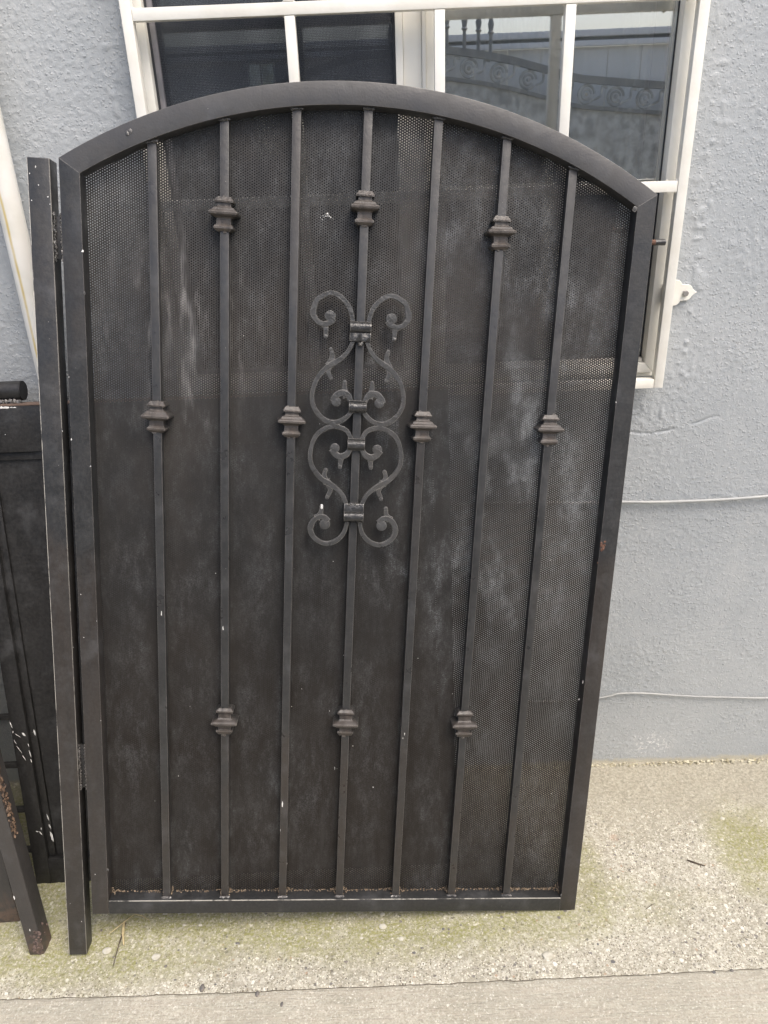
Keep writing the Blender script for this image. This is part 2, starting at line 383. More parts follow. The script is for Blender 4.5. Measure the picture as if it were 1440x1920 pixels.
def crom(pts, n=8):
    P_ = [pts[0]] + list(pts) + [pts[-1]]; out = []
    for i in range(1, len(P_) - 2):
        p0, p1, p2, p3 = [Vector(q) for q in P_[i - 1:i + 3]]
        for j in range(n):
            t = j / n
            out.append(.5 * ((2 * p1) + (-p0 + p2) * t + (2 * p0 - 5 * p1 + 4 * p2 - p3) * t * t + (-p0 + 3 * p1 - 3 * p2 + p3) * t ** 3))
    out.append(Vector(pts[-1])); return out
def add_tube(bm, pts, r, seg=10, caps=True, wob=0):
    pts = [Vector(p) for p in pts]; rings = []; up = None
    for i, p in enumerate(pts):
        t = (pts[min(i + 1, len(pts) - 1)] - pts[max(i - 1, 0)]).normalized()
        if up is None: up = t.orthogonal().normalized()
        up = (up - up.dot(t) * t).normalized(); sd_ = t.cross(up)
        rr = r[i] if isinstance(r, (list, tuple)) else r
        rings.append([bm.verts.new(p + (up * math.cos(a) + sd_ * math.sin(a)) * rr * (1 + wob * random.uniform(-1, 1))) for a in [2 * math.pi * q / seg for q in range(seg)]])
    for i in range(len(rings) - 1):
        for q in range(seg): bm.faces.new((rings[i][q], rings[i][(q + 1) % seg], rings[i + 1][(q + 1) % seg], rings[i + 1][q]))
    if caps: bm.faces.new(rings[0][::-1]); bm.faces.new(rings[-1])
def add_ribbon(bm, pts, width, yc, th, jit=.05):
    """forged flat bar following a 2-D path (x,z) in the plane y=yc; width is a list or number"""
    P_ = crom(pts, 6); n = len(P_); rings = []
    for i, p in enumerate(P_):
        t = (P_[min(i + 1, n - 1)] - P_[max(i - 1, 0)]).normalized(); s = Vector((-t[1], t[0]))
        wd = width if not isinstance(width, (list, tuple)) else np.interp(i / (n - 1), np.linspace(0, 1, len(width)), width)
        wd *= 1 + jit * 1.3 * random.uniform(-1, 1); h = wd / 2; q = th / 2
        prof = [(-h, q * .55), (-h, -q * .72), (-h * .80, -q), (0, -q * 1.04), (h * .80, -q), (h, -q * .72), (h, q * .55), (h * .62, q), (-h * .62, q)]
        rings.append([bm.verts.new((p[0] + s[0] * a, yc + b, p[1] + s[1] * a)) for a, b in prof])
    L = len(rings[0])
    for i in range(n - 1):
        for q in range(L): bm.faces.new((rings[i][q], rings[i][(q + 1) % L], rings[i + 1][(q + 1) % L], rings[i + 1][q]))
    bm.faces.new(rings[0][::-1]); bm.faces.new(rings[-1])
def add_dome(bm, c, r, yc, th, seg=20):
    rings = []
    for rr, yy in ((r * .93, th * .5), (r, th * .2), (r, -th * .35), (r * .88, -th * .52), (r * .5, -th * .60)):
        rings.append([bm.verts.new((c[0] + rr * math.cos(a), yc + yy, c[1] + rr * math.sin(a))) for a in [2 * math.pi * q / seg for q in range(seg)]])
    for i in range(4):
        for q in range(seg): bm.faces.new((rings[i][q], rings[i][(q + 1) % seg], rings[i + 1][(q + 1) % seg], rings[i + 1][q]))
    bm.faces.new(rings[0]); bm.faces.new(rings[-1])
def add_blob(bm, c, r, squash=(1, 1, 1), sub=2, amp=.25):
    ret = bmesh.ops.create_icosphere(bm, subdivisions=sub, radius=1)
    for v in ret['verts']:
        d = v.co.copy(); k_ = 1 + amp * random.uniform(-1, 1)
        v.co = Vector((c[0] + d.x * r * squash[0] * k_, c[1] + d.y * r * squash[1] * k_, c[2] + d.z * r * squash[2] * k_))

# ------------------------------------------------------------------ noise for displaced meshes
rng = np.random.default_rng(3)
def vnoise(X, Z, size, seed):
    g = np.random.default_rng(seed).random((512, 512)).astype(np.float32)
    x = X / size + 57.3; z = Z / size + 91.7
    xi = np.floor(x).astype(int); zi = np.floor(z).astype(int); fx = x - xi; fz = z - zi
    fx = fx * fx * (3 - 2 * fx); fz = fz * fz * (3 - 2 * fz)
    a = g[xi % 512, zi % 512]; b = g[(xi + 1) % 512, zi % 512]; c = g[xi % 512, (zi + 1) % 512]; d = g[(xi + 1) % 512, (zi + 1) % 512]
    return (a * (1 - fx) + b * fx) * (1 - fz) + (c * (1 - fx) + d * fx) * fz
def sstep(x, a, b):
    t = np.clip((x - a) / (b - a), 0, 1); return t * t * (3 - 2 * t)
def grid_mesh(name, xs, zs, func, keep=None):
    """func(X,Z)->(N,3); keep(Xc,Zc)->bool mask for faces"""
    X, Z = np.meshgrid(xs, zs, indexing='ij'); nx, nz = X.shape
    co = func(X, Z).reshape(-1, 3)
    idx = np.arange(nx * nz).reshape(nx, nz)
    q = np.stack([idx[:-1, :-1], idx[1:, :-1], idx[1:, 1:], idx[:-1, 1:]], -1).reshape(-1, 4)
    if keep is not None:
        xc = ((X[:-1, :-1] + X[1:, 1:]) / 2).ravel(); zc = ((Z[:-1, :-1] + Z[1:, 1:]) / 2).ravel()
        q = q[keep(xc, zc)]
    me = bpy.data.meshes.new(name)
    me.vertices.add(len(co)); me.vertices.foreach_set('co', co.astype(np.float32).ravel())
    me.loops.add(q.size); me.loops.foreach_set('vertex_index', q.astype(np.int32).ravel())
    me.polygons.add(len(q)); me.polygons.foreach_set('loop_start', (np.arange(len(q)) * 4).astype(np.int32))
    me.polygons.foreach_set('loop_total', np.full(len(q), 4, np.int32))
    me.update(calc_edges=True); me.validate(); me.shade_smooth()
    return me

# ================================================================== SETTING
ST = {'kind': 'structure'}
# ground sheet out to the horizon
bm = bmesh.new(); vs = [bm.verts.new(p) for p in ((-250, -250, -.03), (250, -250, -.03), (250, 250, -.03), (-250, 250, -.03))]; bm.faces.new(vs)
link('ground', bm_mesh(bm, 'ground', False), M['earth'], None, ST)

# concrete strip by the wall and the driveway slab, parted by an uneven joint
def joint(x):
    x = np.asarray(x, dtype=float)
    return np.interp(x, [-6, -.85, -.40, -.38, .22, .5, .76, 6], [-.62, -.6125, -.6119, -.6125, -.6057, -.602, -.5956, -.55]) + .0022 * (vnoise(x, x * 0, .05, 11) - .5) + .0022 * (vnoise(x, x * 0, .012, 12) - .5)
def conc_h(X, Y, amp):
    h = (vnoise(X, Y, .20, 21) - .5) * .004 + (vnoise(X, Y, .009, 22) - .5) * .0016 * amp + sstep(vnoise(X, Y, .006, 23), .72, .95) * .0022 * amp + (vnoise(X, Y, .003, 24) - .5) * .0010 * amp
    return h
xs = np.concatenate([np.linspace(-6, -1.1, 12)[:-1], np.arange(-1.1, 1.2, .0045), np.linspace(1.2, 6, 12)])
def f_strip(X, T):           # T 0 at joint .. 1 at wall
    j = joint(X) + .0004; Y = j + (0.01 - j) * T
    Z = conc_h(X, Y, 1.0)
    Z = np.where(T < .001, Z - .0015, Z)
    return np.stack([X, Y, Z], -1)
me = grid_mesh('pavement', xs, np.linspace(0, 1, 135), f_strip)
link('pavement', me, M['strip'], None, ST)
def f_slab(X, T):
    j = joint(X) - .0004; Y = j - T * (j + .80)
    Z = conc_h(X, Y, .55) - .0012; Z = np.where(T < .001, Z - .0015, Z)
    return np.stack([X, Y, Z], -1)
me = grid_mesh('driveway', xs, np.linspace(0, 1, 45), f_slab)
link('driveway', me, M['slab'], None, ST)
bm = bmesh.new(); add_box(bm, (-6, -3.6, -.03), (6, -.795, -.006)); link('driveway', bm_mesh(bm, 'driveway_far', False), M['slab'], None, ST)
bm = bmesh.new(); add_box(bm, (-6, -.70, -.028), (6, .0, -.0065)); link('ground', bm_mesh(bm, 'joint_bed', False), M['earth'], None, ST)

# stucco wall, real relief where it is seen
WX0, WX1, WZ0, WZ1 = -.440, .600, 1.112, 2.12       # window opening
def stucco_h(X, Z):
    n = .5 * vnoise(X, Z, .0062, 1) + .5 * vnoise(X, Z, .0042, 2)
    patch = sstep(vnoise(X, Z, .11, 3), .25, .75)
    h = sstep(n, .48, .74) * (.0003 + .0006 * patch) + (vnoise(X, Z, .0021, 4) - .5) * .0005
    h += (vnoise(X, Z, .30, 5) - .5) * .004 + (vnoise(X, Z, .035, 6) - .5) * .0006
    # rough re-plastered band round the window
    d = np.maximum(np.maximum(WX0 - .01 - X, X - WX1 - .01), np.maximum(WZ0 - .05 - Z, Z - WZ1))
    band = np.exp(-((d - .035) / .03) ** 2)
    h += band * sstep(vnoise(X, Z, .011, 7), .55, .9) * .0020
    # an old horizontal crack below the sill
    cr = np.abs(Z - (.992 + .012 * np.sin(X * 19) + .018 * (vnoise(X, Z, .05, 8) - .5)))
    h -= np.exp(-(cr / .0022) ** 2) * .003 * sstep(X, .50, .55) * (1 - sstep(X, .70, .76)) * sstep(vnoise(X, Z, .02, 9), .3, .5)
    return h
fx = np.concatenate([np.arange(-1.16, -.40, .0028), np.arange(-.40, .50, .02), np.arange(.50, 1.16, .0028)])
fz = np.arange(-.01, 2.03, .0028)
def f_wall(X, Z): return np.stack([X, -stucco_h(X, Z), Z], -1)
me = grid_mesh('wall', fx, fz, f_wall, lambda x, z: ~((x > WX0) & (x < WX1) & (z > WZ0)))
wall = link('wall', me, M['stucco'], None, {'label': 'blue grey stucco house wall behind the leaning gates', 'category': 'wall'})
bm = bmesh.new()
X0, X1, ZT = fx[0], fx[-1], fz[-1]
add_box(bm, (-6, 0, -.02), (X0 + .001, .16, 3.2)); add_box(bm, (X1 - .001, 0, -.02), (6, .16, 3.2))
add_box(bm, (X0 + .001, 0.002, ZT - .002), (WX0, .158, 3.2)); add_box(bm, (WX1, 0.002, ZT - .002), (X1 - .001, .158, 3.2)); add_box(bm, (WX0, 0.002, WZ1), (WX1, .158, 3.2))
add_box(bm, (X0 + .001, .012, -.02), (WX0, .157, ZT - .002)); add_box(bm, (WX1, .012, -.02), (X1 - .001, .157, ZT - .002)); add_box(bm, (WX0, .012, -.02), (WX1, .156, WZ0))
link('wall_core', bm_mesh(bm, 'wall_core', False), M['stucco'], wall)

# dark room behind the window
bm = bmesh.new()
rx0, rx1, ry0, ry1, rz0, rz1 = -2.6, 2.2, .165, 4.25, .02, 2.6
hx0, hx1, hz0, hz1 = -.850, -.666, 1.55, 2.147
add_box(bm, (rx0, ry0, rz0 - .1), (rx1, ry1, rz0)); add_box(bm, (rx0, ry0, rz1), (rx1, ry1, rz1 + .1))
add_box(bm, (rx0 - .1, ry0, rz0), (rx0, ry1, rz1)); add_box(bm, (rx1, ry0, rz0), (rx1 + .1, ry1, rz1))
add_box(bm, (rx0, ry1, rz0), (hx0, ry1 + .1, rz1)); add_box(bm, (hx1, ry1, rz0), (rx1, ry1 + .1, rz1))
add_box(bm, (hx0, ry1, hz1), (hx1, ry1 + .1, rz1)); add_box(bm, (hx0, ry1, rz0), (hx1, ry1 + .1, hz0))
link('room', bm_mesh(bm, 'room', False), M['room'], None, ST)
bw = thing('rear_window', 'small bright two-pane window across the dark room behind the insect screen', 'window', loc=(-.758, 4.25, 1.55))
boxes('frame', [((-.092, -.012, 0), (-.082, .02, .597)), ((.082, -.012, 0), (.092, .02, .597)), ((-.082, -.012, 0), (.082, .02, .012)), ((-.082, -.012, .585), (.082, .02, .597)), ((-.006, -.011, .012), (.004, .019, .585))], M['vinyl'], bw, 0)
box('pane', (-.082, .004, .012), (.082, .006, .585), M['glass'], bw, 0)
# hedge and a low white railing seen through it
hd = thing('hedge', 'grey green hedge seen small through the far window of the room', 'hedge', loc=(-1.4, 7.2, 0))
bm = bmesh.new()
for i in range(2600):
    c_ = Vector((random.uniform(-1.6, 1.6), random.uniform(0, .5), random.uniform(.2, 2.75 + random.uniform(-.15, .15))))
    a = Vector((random.uniform(-1, 1), random.uniform(-1, 1), random.uniform(-1, 1))).normalized() * .06; b_ = a.orthogonal().normalized() * .03
    bm.faces.new([bm.verts.new(c_ + q) for q in (-a, b_, a, -b_)])
link('foliage', bm_mesh(bm, 'foliage', False), M['leaf'], hd)
bm = bmesh.new()
for i in range(5): add_tube(bm, [(-1.2 + i * .6, .25, 0), (-1.2 + i * .6, .25, 2.2)], .03, 6)
link('stem', bm_mesh(bm, 'stem'), M['twig'], hd, {'kind': 'stuff'})
rl = thing('white_railing', 'low white picket railing in front of the hedge outside the far window', 'railing', loc=(-1.3, 6.6, 0))
for i in range(30): box('picket', (-.75 + i * .05, 0, 0), (-.75 + i * .05 + .022, .02, 2.10 - i * .004 + .0), M['white_metal'], rl, 0)

# ================================================================== WINDOW
win = thing('window', 'white vinyl sliding window with insect screen on its left half behind the white bars', 'window', loc=(.08, 0, 1.112))
def WB(name, a, b, mat, bv=.0012, props=None):
    q = Vector((.08, 0, 1.112)); return box(name, Vector(a) - q, Vector(b) - q, mat, win, bv, props)
def WBS(name, lst, mat, bv=.0012, parent=None, props=None):
    q = Vector((.08, 0, 1.112)); return boxes(name, [(Vector(a) - q, Vector(b) - q) for a, b in lst], mat, parent or win, bv, props)
# flange
WBS('flange', [((-.447, -.008, 1.112), (-.428, .03, 2.14)), ((.578, -.008, 1.112), (.603, .03, 2.14)), ((-.428, -.008, 1.112), (.578, .03, 1.120))], M['vinyl'])
# raised frame, mitred at the corners
bm = bmesh.new()
A = [(-.426, 2.14), (-.426, 1.1215), (.576, 1.1215), (.576, 2.14)]; B = [(-.407, 2.14), (-.407, 1.143), (.557, 1.143), (.557, 2.14)]
q = Vector((.08, 1.112))
for i in range(3):
    add_prism(bm, [Vector(A[i]) - q, Vector(A[i + 1]) - q], [Vector(B[i]) - q, Vector(B[i + 1]) - q], -.016, .035)
bevel(bm, .0015); link('frame', bm_mesh(bm, 'frame'), M['vinyl'], win)
WBS('groove', [((-.4278, .0, 1.1205), (-.4262, .02, 2.14)), ((.5762, .0, 1.1205), (.5778, .02, 2.14))], M['sill'], 0)
WBS('sill', [((-.405, -.004, 1.1435), (.555, .034, 1.150))], M['sill'])
# meeting stile: stepped profiles
WB('meeting_stile', (.0405, -.010, 1.151), (.054, .026, 2.14), M['vinyl'])
WB('meeting_stile', (.0545, -.004, 1.151), (.088, .028, 2.14), M['vinyl'])
WB('meeting_stile', (.0885, -.008, 1.151), (.096, .028, 2.14), M['vinyl'])
WB('meeting_stile', (.0965, .000, 1.151), (.119, .030, 2.14), M['vinyl'])
# screen half
WBS('screen_frame', [((-.4065, .000, 1.151), (-.402, .012, 2.14)), ((.0365, .000, 1.151), (.040, .012, 2.14))], M['rubber'], 0)
WBS('screen_frame', [((-.4015, -.003, 1.151), (-.392, .010, 2.14)), ((-.392, -.003, 1.151), (.036, .010, 1.161))], M['screen_frame'], .001)
WB('screen', (-.392, .0035, 1.161), (.0362, .0040, 2.14), M['screen'], 0)
WB('pane', (-.406, .024, 1.151), (.040, .028, 2.14), M['glass'], 0)
# glazed half
WBS('gasket', [((.1195, .010, 1.151), (.1245, .020, 2.14)), ((.5545, .010, 1.151), (.5565, .020, 2.14)), ((.1245, .010, 1.151), (.5545, .020, 1.155))], M['rubber'], 0)
WB('pane', (.1246, .0125, 1.1552), (.5544, .0165, 2.14), M['glass'], 0)

# curtain and blind slats inside
cu_x = np.arange(.10, .535, .003)
def f_cur(X, Z):
    ph = X * 95 + 2.2 * np.sin(X * 23) + 0.3 * np.sin(Z * 3)
    return np.stack([X, .075 + .011 * np.sin(ph) + .005 * np.sin(2.3 * ph + 1), Z], -1)
me = grid_mesh('curtain', cu_x, np.arange(1.05, 2.3, .05), f_cur)
cu = link('curtain', me, M['curtain'], None, {'label': 'pale grey green curtain hanging in folds inside the right half of the window', 'category': 'curtain'})
sl = thing('vertical_blind', 'narrow pale upright blind slat inside the glass by the right window jamb', 'blind', loc=(.556, .09, 1.05))
box('slat', (-.014, 0, 0), (.010, .003, 1.25), M['slat'], sl, .0005); box('edge_strip', (.0105, -.002, 0), (.0135, .003, 1.25), M['white_metal'], sl, 0)
cd = thing('pull_cord', 'thin white blind cord beside the upright slat inside the glass', 'cord', loc=(.578, .09, 1.05))
bm = bmesh.new(); add_tube(bm, [(0, 0, 0), (0, 0, 1.25)], .0017, 6); link('cord', bm_mesh(bm, 'cord'), M['white_metal'], cd)
box('tassel', (.001, -.002, .60), (.008, .002, .635), M['slat'], cd, .0008)

# ================================================================== WHITE SECURITY BARS
gr = thing('window_bars', 'cream painted square tube security grille bolted over the window', 'window grille', loc=(.08, -.055, 1.098))
def GB(name, a, b, props=None, bv=.0016):
    q = Vector((.08, -.055, 1.098)); return box(name, Vector(a) - q, Vector(b) - q, M['white_metal'], gr, bv, props)
gy0, gy1 = -.055, -.035
GB('frame_tube', (-.4355, gy0, 1.098), (-.4165, gy1, 2.14)); GB('frame_tube', (.5685, gy0, 1.098), (.5875, gy1, 2.14))
GB('frame_tube', (-.4160, gy0 + .0004, 1.098), (.5680, gy1, 1.117)); GB('frame_tube', (-.4160, gy0 + .0004, 2.105), (.5680, gy1, 2.124))
for z in (1.482, 1.7915): GB('cross_bar', (-.4160, gy0 + .0008, z), (.5680, gy1 + .001, z + .0195))
for x in (-.1530, .1085, .3370):
    for z0, z1 in ((1.1175, 1.4815), (1.502, 1.791), (1.8115, 2.1045)):
        GB('upright_bar', (x, gy0 + .0014, z0), (x + .0185, gy1 + .0005, z1))
bm = bmesh.new()
for x in (-.1530, .1085, .3370, -.435, .5495):
    for z in (1.7915, 1.811, 1.482, 1.5015):
        for sx_ in (0, .0185): add_blob(bm, (x + sx_ - .08, .010 + random.uniform(-.004, .002), z - 1.098), .0032, (1, 1, 1), 1, .35)
link('weld_bead', bm_mesh(bm, 'weld_bead'), M['white_metal'], gr, {'kind': 'stuff'})
# scalloped fixing plate with bolt
pl = []
def arc(cx, cz, r, a0, a1, n=9): return [(cx + r * math.cos(R(a0 + (a1 - a0) * i / (n - 1))), cz + r * math.sin(R(a0 + (a1 - a0) * i / (n - 1)))) for i in range(n)]
zc = 1.286
pl += [(.588, zc + .026)] + arc(.606, zc + .0135, .0125, 110, 15) + arc(.627, zc + .002, .0150, 70, 22, 6) + [(.6455, zc + .0035), (.651, zc), (.6455, zc - .0035)] + arc(.627, zc - .002, .0150, -22, -70, 6) + arc(.606, zc - .0135, .0125, -15, -110) + [(.588, zc - .026)]
bm = bmesh.new(); add_poly(bm, [(p[0] - .08, p[1] - 1.098) for p in pl], -.010 + .055, -.006 + .055); bevel(bm, .0007, 1)
fp = link('fixing_plate', bm_mesh(bm, 'fixing_plate'), M['white_metal'], gr)
box('arm', (.5765 - .08, .0205, zc - .02 - 1.098), (.5795 - .08, .049, zc + .02 - 1.098), M['white_metal'], gr, .0005)
bm = bmesh.new()
add_poly(bm, [(.626 - .08 + .0062 * math.cos(R(60 * i + 12)), zc - .001 - 1.098 + .0062 * math.sin(R(60 * i + 12))) for i in range(6)], .038, .0448); bevel(bm, .0008, 1)
bo = link('bolt', bm_mesh(bm, 'bolt'), M['bolt'], fp)

# ================================================================== PIPE, CABLES
pp = thing('drain_pipe', 'white plastic pipe with a yellow stain standing against the wall at far left', 'pipe', loc=(-.7065, -.046, 0))
bm = bmesh.new(); add_tube(bm, [(0, 0, z) for z in np.linspace(0, 2.6, 27)], .0225, 24); link('pipe', bm_mesh(bm, 'pipe'), M['pipe'], pp)
boxes('pipe_clip', [((-.03, .018, 2.3), (.03, .040, 2.33))], M['white_metal'], pp)
bm = bmesh.new(); pts = crom([(-1.3, -.009, .83), (-.4, -.009, .815), (.2, -.008, .820), (.45, -.009, .8135), (.5423, -.009, .8124), (.62, -.009, .809), (.711, -.009, .8084), (.80, -.009, .810), (.8843, -.009, .8139), (1.3, -.009, .836)], 10)
add_tube(bm, pts, .0036, 10); link('wall_cable', bm_mesh(bm, 'wall_cable'), M['cable'], None, {'label': 'thicker painted cable running along the stucco at mid height right of the gate', 'category': 'cable'})
bm = bmesh.new(); pts = crom([(-1.3, -.007, .23), (-.2, -.007, .25), (.45, -.007, .230), (.5348, -.007, .2369), (.565, -.007, .2415), (.5904, -.007, .2487), (.635, -.007, .2492), (.6754, -.007, .2455), (.7909, -.007, .2313), (.90, -.007, .2235), (.992, -.007, .2173), (1.3, -.007, .21)], 10)
add_tube(bm, pts, .0023, 8); link('wall_cable', bm_mesh(bm, 'wall_cable_low'), M['cable'], None, {'label': 'thin painted cable low on the stucco wall just above the pavement', 'category': 'cable'})

# ================================================================== MAIN GATE
GO = Vector((-0.67708097, -0.49734326, 0.10035539))
U = Vector((0.99461575, 0.04407873, -0.09379009)).normalized(); W_ = Vector((0.06354607, -0.9743277, 0.21598017)).normalized(); V_ = W_.cross(U).normalized(); D_ = -W_
gm = Matrix(((U.x, D_.x, V_.x, GO.x), (U.y, D_.y, V_.y, GO.y), (U.z, D_.z, V_.z, GO.z), (0, 0, 0, 1)))
gate = thing('arched_gate', 'large black arched iron gate with perforated sheet and scrollwork leaning on the window bars', 'gate', mat4=gm)
GW, DP = 1.07, .036
RC, ZC_, RO, RI = .535, .673, 1.006, .9675
def arcp(r, n=49, x0=0.0, x1=GW):
    a0 = math.asin((x0 - RC) / r); a1 = math.asin((x1 - RC) / r)
    return [(RC + r * math.sin(a0 + (a1 - a0) * i / (n - 1)), ZC_ + r * math.cos(a0 + (a1 - a0) * i / (n - 1))) for i in range(n)]
outer = arcp(RO); inner = arcp(RI, 49, .0355, GW - .0355)
bm = bmesh.new(); sk = add_prism(bm, outer, inner, 0, DP); bevel(bm, .0018, 2, sk); link('arch_rail', bm_mesh(bm, 'arch_rail'), M['gate_rail'], gate)
for sgn in (0, 1):
    bm = bmesh.new(); fxx = (lambda x: x) if sgn == 0 else (lambda x: GW - x)
    zt = inner[0][1]; zo = outer[0][1]
    n_ = 24; o_ = [(fxx(0), zo * i / n_) for i in range(n_ + 1)]; i_ = [(fxx(.0355), zt * i / n_) for i in range(n_ + 1)]
    sk = add_prism(bm, o_, i_, 0, DP); bevel(bm, .0018, 2, sk[1:] if sgn == 0 else sk[1:]); link('stile', bm_mesh(bm, 'stile'), M['gate'], gate)
box('bottom_rail', (.0357, .0002, 0), (GW - .0357, DP, .033), M['bottom_rail'], gate, .0018)
# perforated sheet
bm = bmesh.new(); top = arcp(RI + .004, 41, .030, GW - .030); y_ = DP - .0035
f0 = [bm.verts.new((p[0], y_, p[1])) for p in top]; f1 = [bm.verts.new((p[0], y_, .030)) for p in top]
b0 = [bm.verts.new((p[0], y_ + .0014, p[1])) for p in top]; b1 = [bm.verts.new((p[0], y_ + .0014, .030)) for p in top]
for i in range(len(top) - 1):
    bm.faces.new((f0[i], f0[i + 1], f1[i + 1], f1[i])); bm.faces.new((b0[i], b1[i], b1[i + 1], b0[i + 1]))
link('perforated_sheet', bm_mesh(bm, 'perforated_sheet', False), M['perf'], gate)
# bars
cx = .5345; dx = .1257
def top_in(x): return ZC_ + math.sqrt(RI ** 2 - (x - RC) ** 2)
bars = []
for i in range(7):
    x = cx + (i - 3) * dx
    bars.append(box('bar', (x - .0078, .0100, .0335), (x + .0078, .0256, min(top_in(x - .008), top_in(x + .008)) - .0005), M['bar'], gate, .0012))
# weld blobs at bar ends
bm = bmesh.new()
for i in range(7):
    x = cx + (i - 3) * dx
    for q in range(6): add_blob(bm, (x - .008 + q * .0032, .0078, .0345), .0036, (1, .9, .55), 1, .3)
link('weld_bead', bm_mesh(bm, 'weld_bead'), M['weld'], gate, {'kind': 'stuff'})
bm = bmesh.new()
for i in range(7):
    x = cx + (i - 3) * dx
    for q in range(5): add_blob(bm, (x - .008 + q * .004, .0085, top_in(x) - .002 + (x - RC) * -.55 * (q - 2) * .004), .0036, (1, .8, .7), 1, .3)
for (x, z, r_) in ((.0355, 1.3, .002), (.0365, .11, .0025), (1.0335, .04, .002), (.118, 1.571, .004), (.124, 1.574, .003), (1.030, 1.498, .004)):
    add_blob(bm, (x, -.0003, z), r_, (1, .4, 1.4), 1, .3)
link('weld_bead', bm_mesh(bm, 'weld_bead_top'), M['gate_rail'], gate, {'kind': 'stuff'})
# square knuckles on the bars
prof = [(.0088, -.0305), (.0125, -.0300), (.0172, -.0255), (.0175, -.0222), (.0132, -.0180), (.0128, -.0085), (.0150, -.0062), (.0232, -.0034), (.0258, -.0015), (.0262, .0016),
        (.0246, .0034), (.0205, .0058), (.0185, .0090), (.0140, .0112), (.0124, .0130), (.0124, .0180), (.0164, .0188), (.0170, .0212), (.0125, .0282), (.0088, .0290)]
def knuckle_mesh(seed, flip):
    random.seed(seed); bm = bmesh.new(); rings = []
    pr = prof if not flip else [(a, -b) for a, b in prof[::-1]]
    for a, z in pr:
        a *= random.uniform(.985, 1.015); rc = a * .05
        ring = []
        for sx_, sy_ in ((1, 1), (-1, 1), (-1, -1), (1, -1)):
            pts = [(sx_ * a, sy_ * (a - rc)), (sx_ * (a - rc), sy_ * a)]
            if sx_ * sy_ < 0: pts = pts[::-1]
            ring += pts
        rings.append([bm.verts.new((p[0], p[1], z)) for p in ring])
    for i in range(len(rings) - 1):
        for q in range(8): bm.faces.new((rings[i][q], rings[i][(q + 1) % 8], rings[i + 1][(q + 1) % 8], rings[i + 1][q]))
    bm.faces.new(rings[0][::-1]); bm.faces.new(rings[-1])
    for q in range(3):
        ang = random.choice((-1, 1)); add_blob(bm, (random.uniform(-.009, .009), -.0095, -.0310 if q < 2 else .0285), .0028, (1.2, 1, .9), 1, .3)
    return bm_mesh(bm, 'knuckle', True, 14)
kz = {0: [1.0830], 1: [1.4500, .4555], 2: [1.0830], 3: [1.4740, .4550], 4: [1.0830], 5: [1.4450, .4545], 6: [1.0860]}
for i, zs_ in kz.items():
    for j, z in enumerate(zs_):
        o = link('knuckle', knuckle_mesh(20 + i * 3 + j, j == 1), M['knuckle'], gate)
        o.location = (cx + (i - 3) * dx, .0178, z); o.rotation_euler = (random.uniform(-.03, .03), random.uniform(-.03, .03), random.uniform(-.10, .10)); o.scale = (1, .85, 1)
random.seed(5)
# scrolls, traced in millimetres left of the middle bar and mirrored
SC = dict(
    top=dict(path=[(-14, 1268), (-18, 1288), (-24, 1301), (-36, 1314), (-48, 1321), (-59, 1322), (-71, 1317), (-82, 1309), (-87, 1296), (-89, 1284), (-85, 1276), (-78, 1269), (-67, 1266), (-56, 1270), (-50, 1277)], w=[8, 9, 9.5, 9, 9.5, 12, 10, 10, 11], blobs=[(-57, 1281, 10)], spurs=[[(-70, 1268), (-65, 1261), (-64, 1252), (-64, 1244)]]),
    mid=dict(path=[(-13, 1238), (-20, 1222), (-29, 1210), (-41, 1200), (-54, 1192), (-66, 1182), (-78, 1166), (-85, 1148), (-87, 1133), (-85, 1117), (-76, 1101), (-63, 1089), (-47, 1084), (-31, 1088), (-19, 1097), (-11, 1108)], w=[8, 8, 10.5, 9.5, 8.5, 8.5, 9, 10, 9, 8], blobs=[(-41, 1124, 9)],
             spurs=[[(-56, 1191), (-51, 1207), (-54, 1221)], [(-54, 1195), (-58, 1180), (-52, 1167)], [(-21, 1133), (-26, 1149), (-26, 1162)]], extra=[[(-12, 1122), (-18, 1135), (-27, 1141), (-37, 1139), (-45, 1131), (-47, 1125)]]),
    low=dict(path=[(-10, 1053), (-18, 1068), (-31, 1075), (-45, 1077), (-60, 1072), (-75, 1061), (-84, 1044), (-88, 1021), (-85, 1001), (-75, 985), (-63, 973), (-50, 966), (-37, 957), (-23, 943), (-14, 922)], w=[8, 9, 10, 9, 8.5, 8.5, 9.5, 10.5, 8.5, 8], blobs=[(-41, 1035, 9)],
             spurs=[[(-54, 966), (-60, 979), (-57, 992)], [(-56, 971), (-47, 955), (-53, 938)], [(-27, 1024), (-29, 1010), (-30, 999)]], extra=[[(-12, 1034), (-18, 1024), (-30, 1019), (-40, 1024), (-47, 1033)]]),
    bot=dict(path=[(-12, 890), (-18, 868), (-30, 853), (-47, 845), (-63, 847), (-78, 858), (-84, 873), (-80, 888), (-69, 898), (-58, 898), (-50, 890)], w=[8, 8.5, 9.5, 9, 9, 12, 10, 10, 11], blobs=[(-56, 884, 10)], spurs=[[(-72, 896), (-65, 905), (-63, 919)]]))
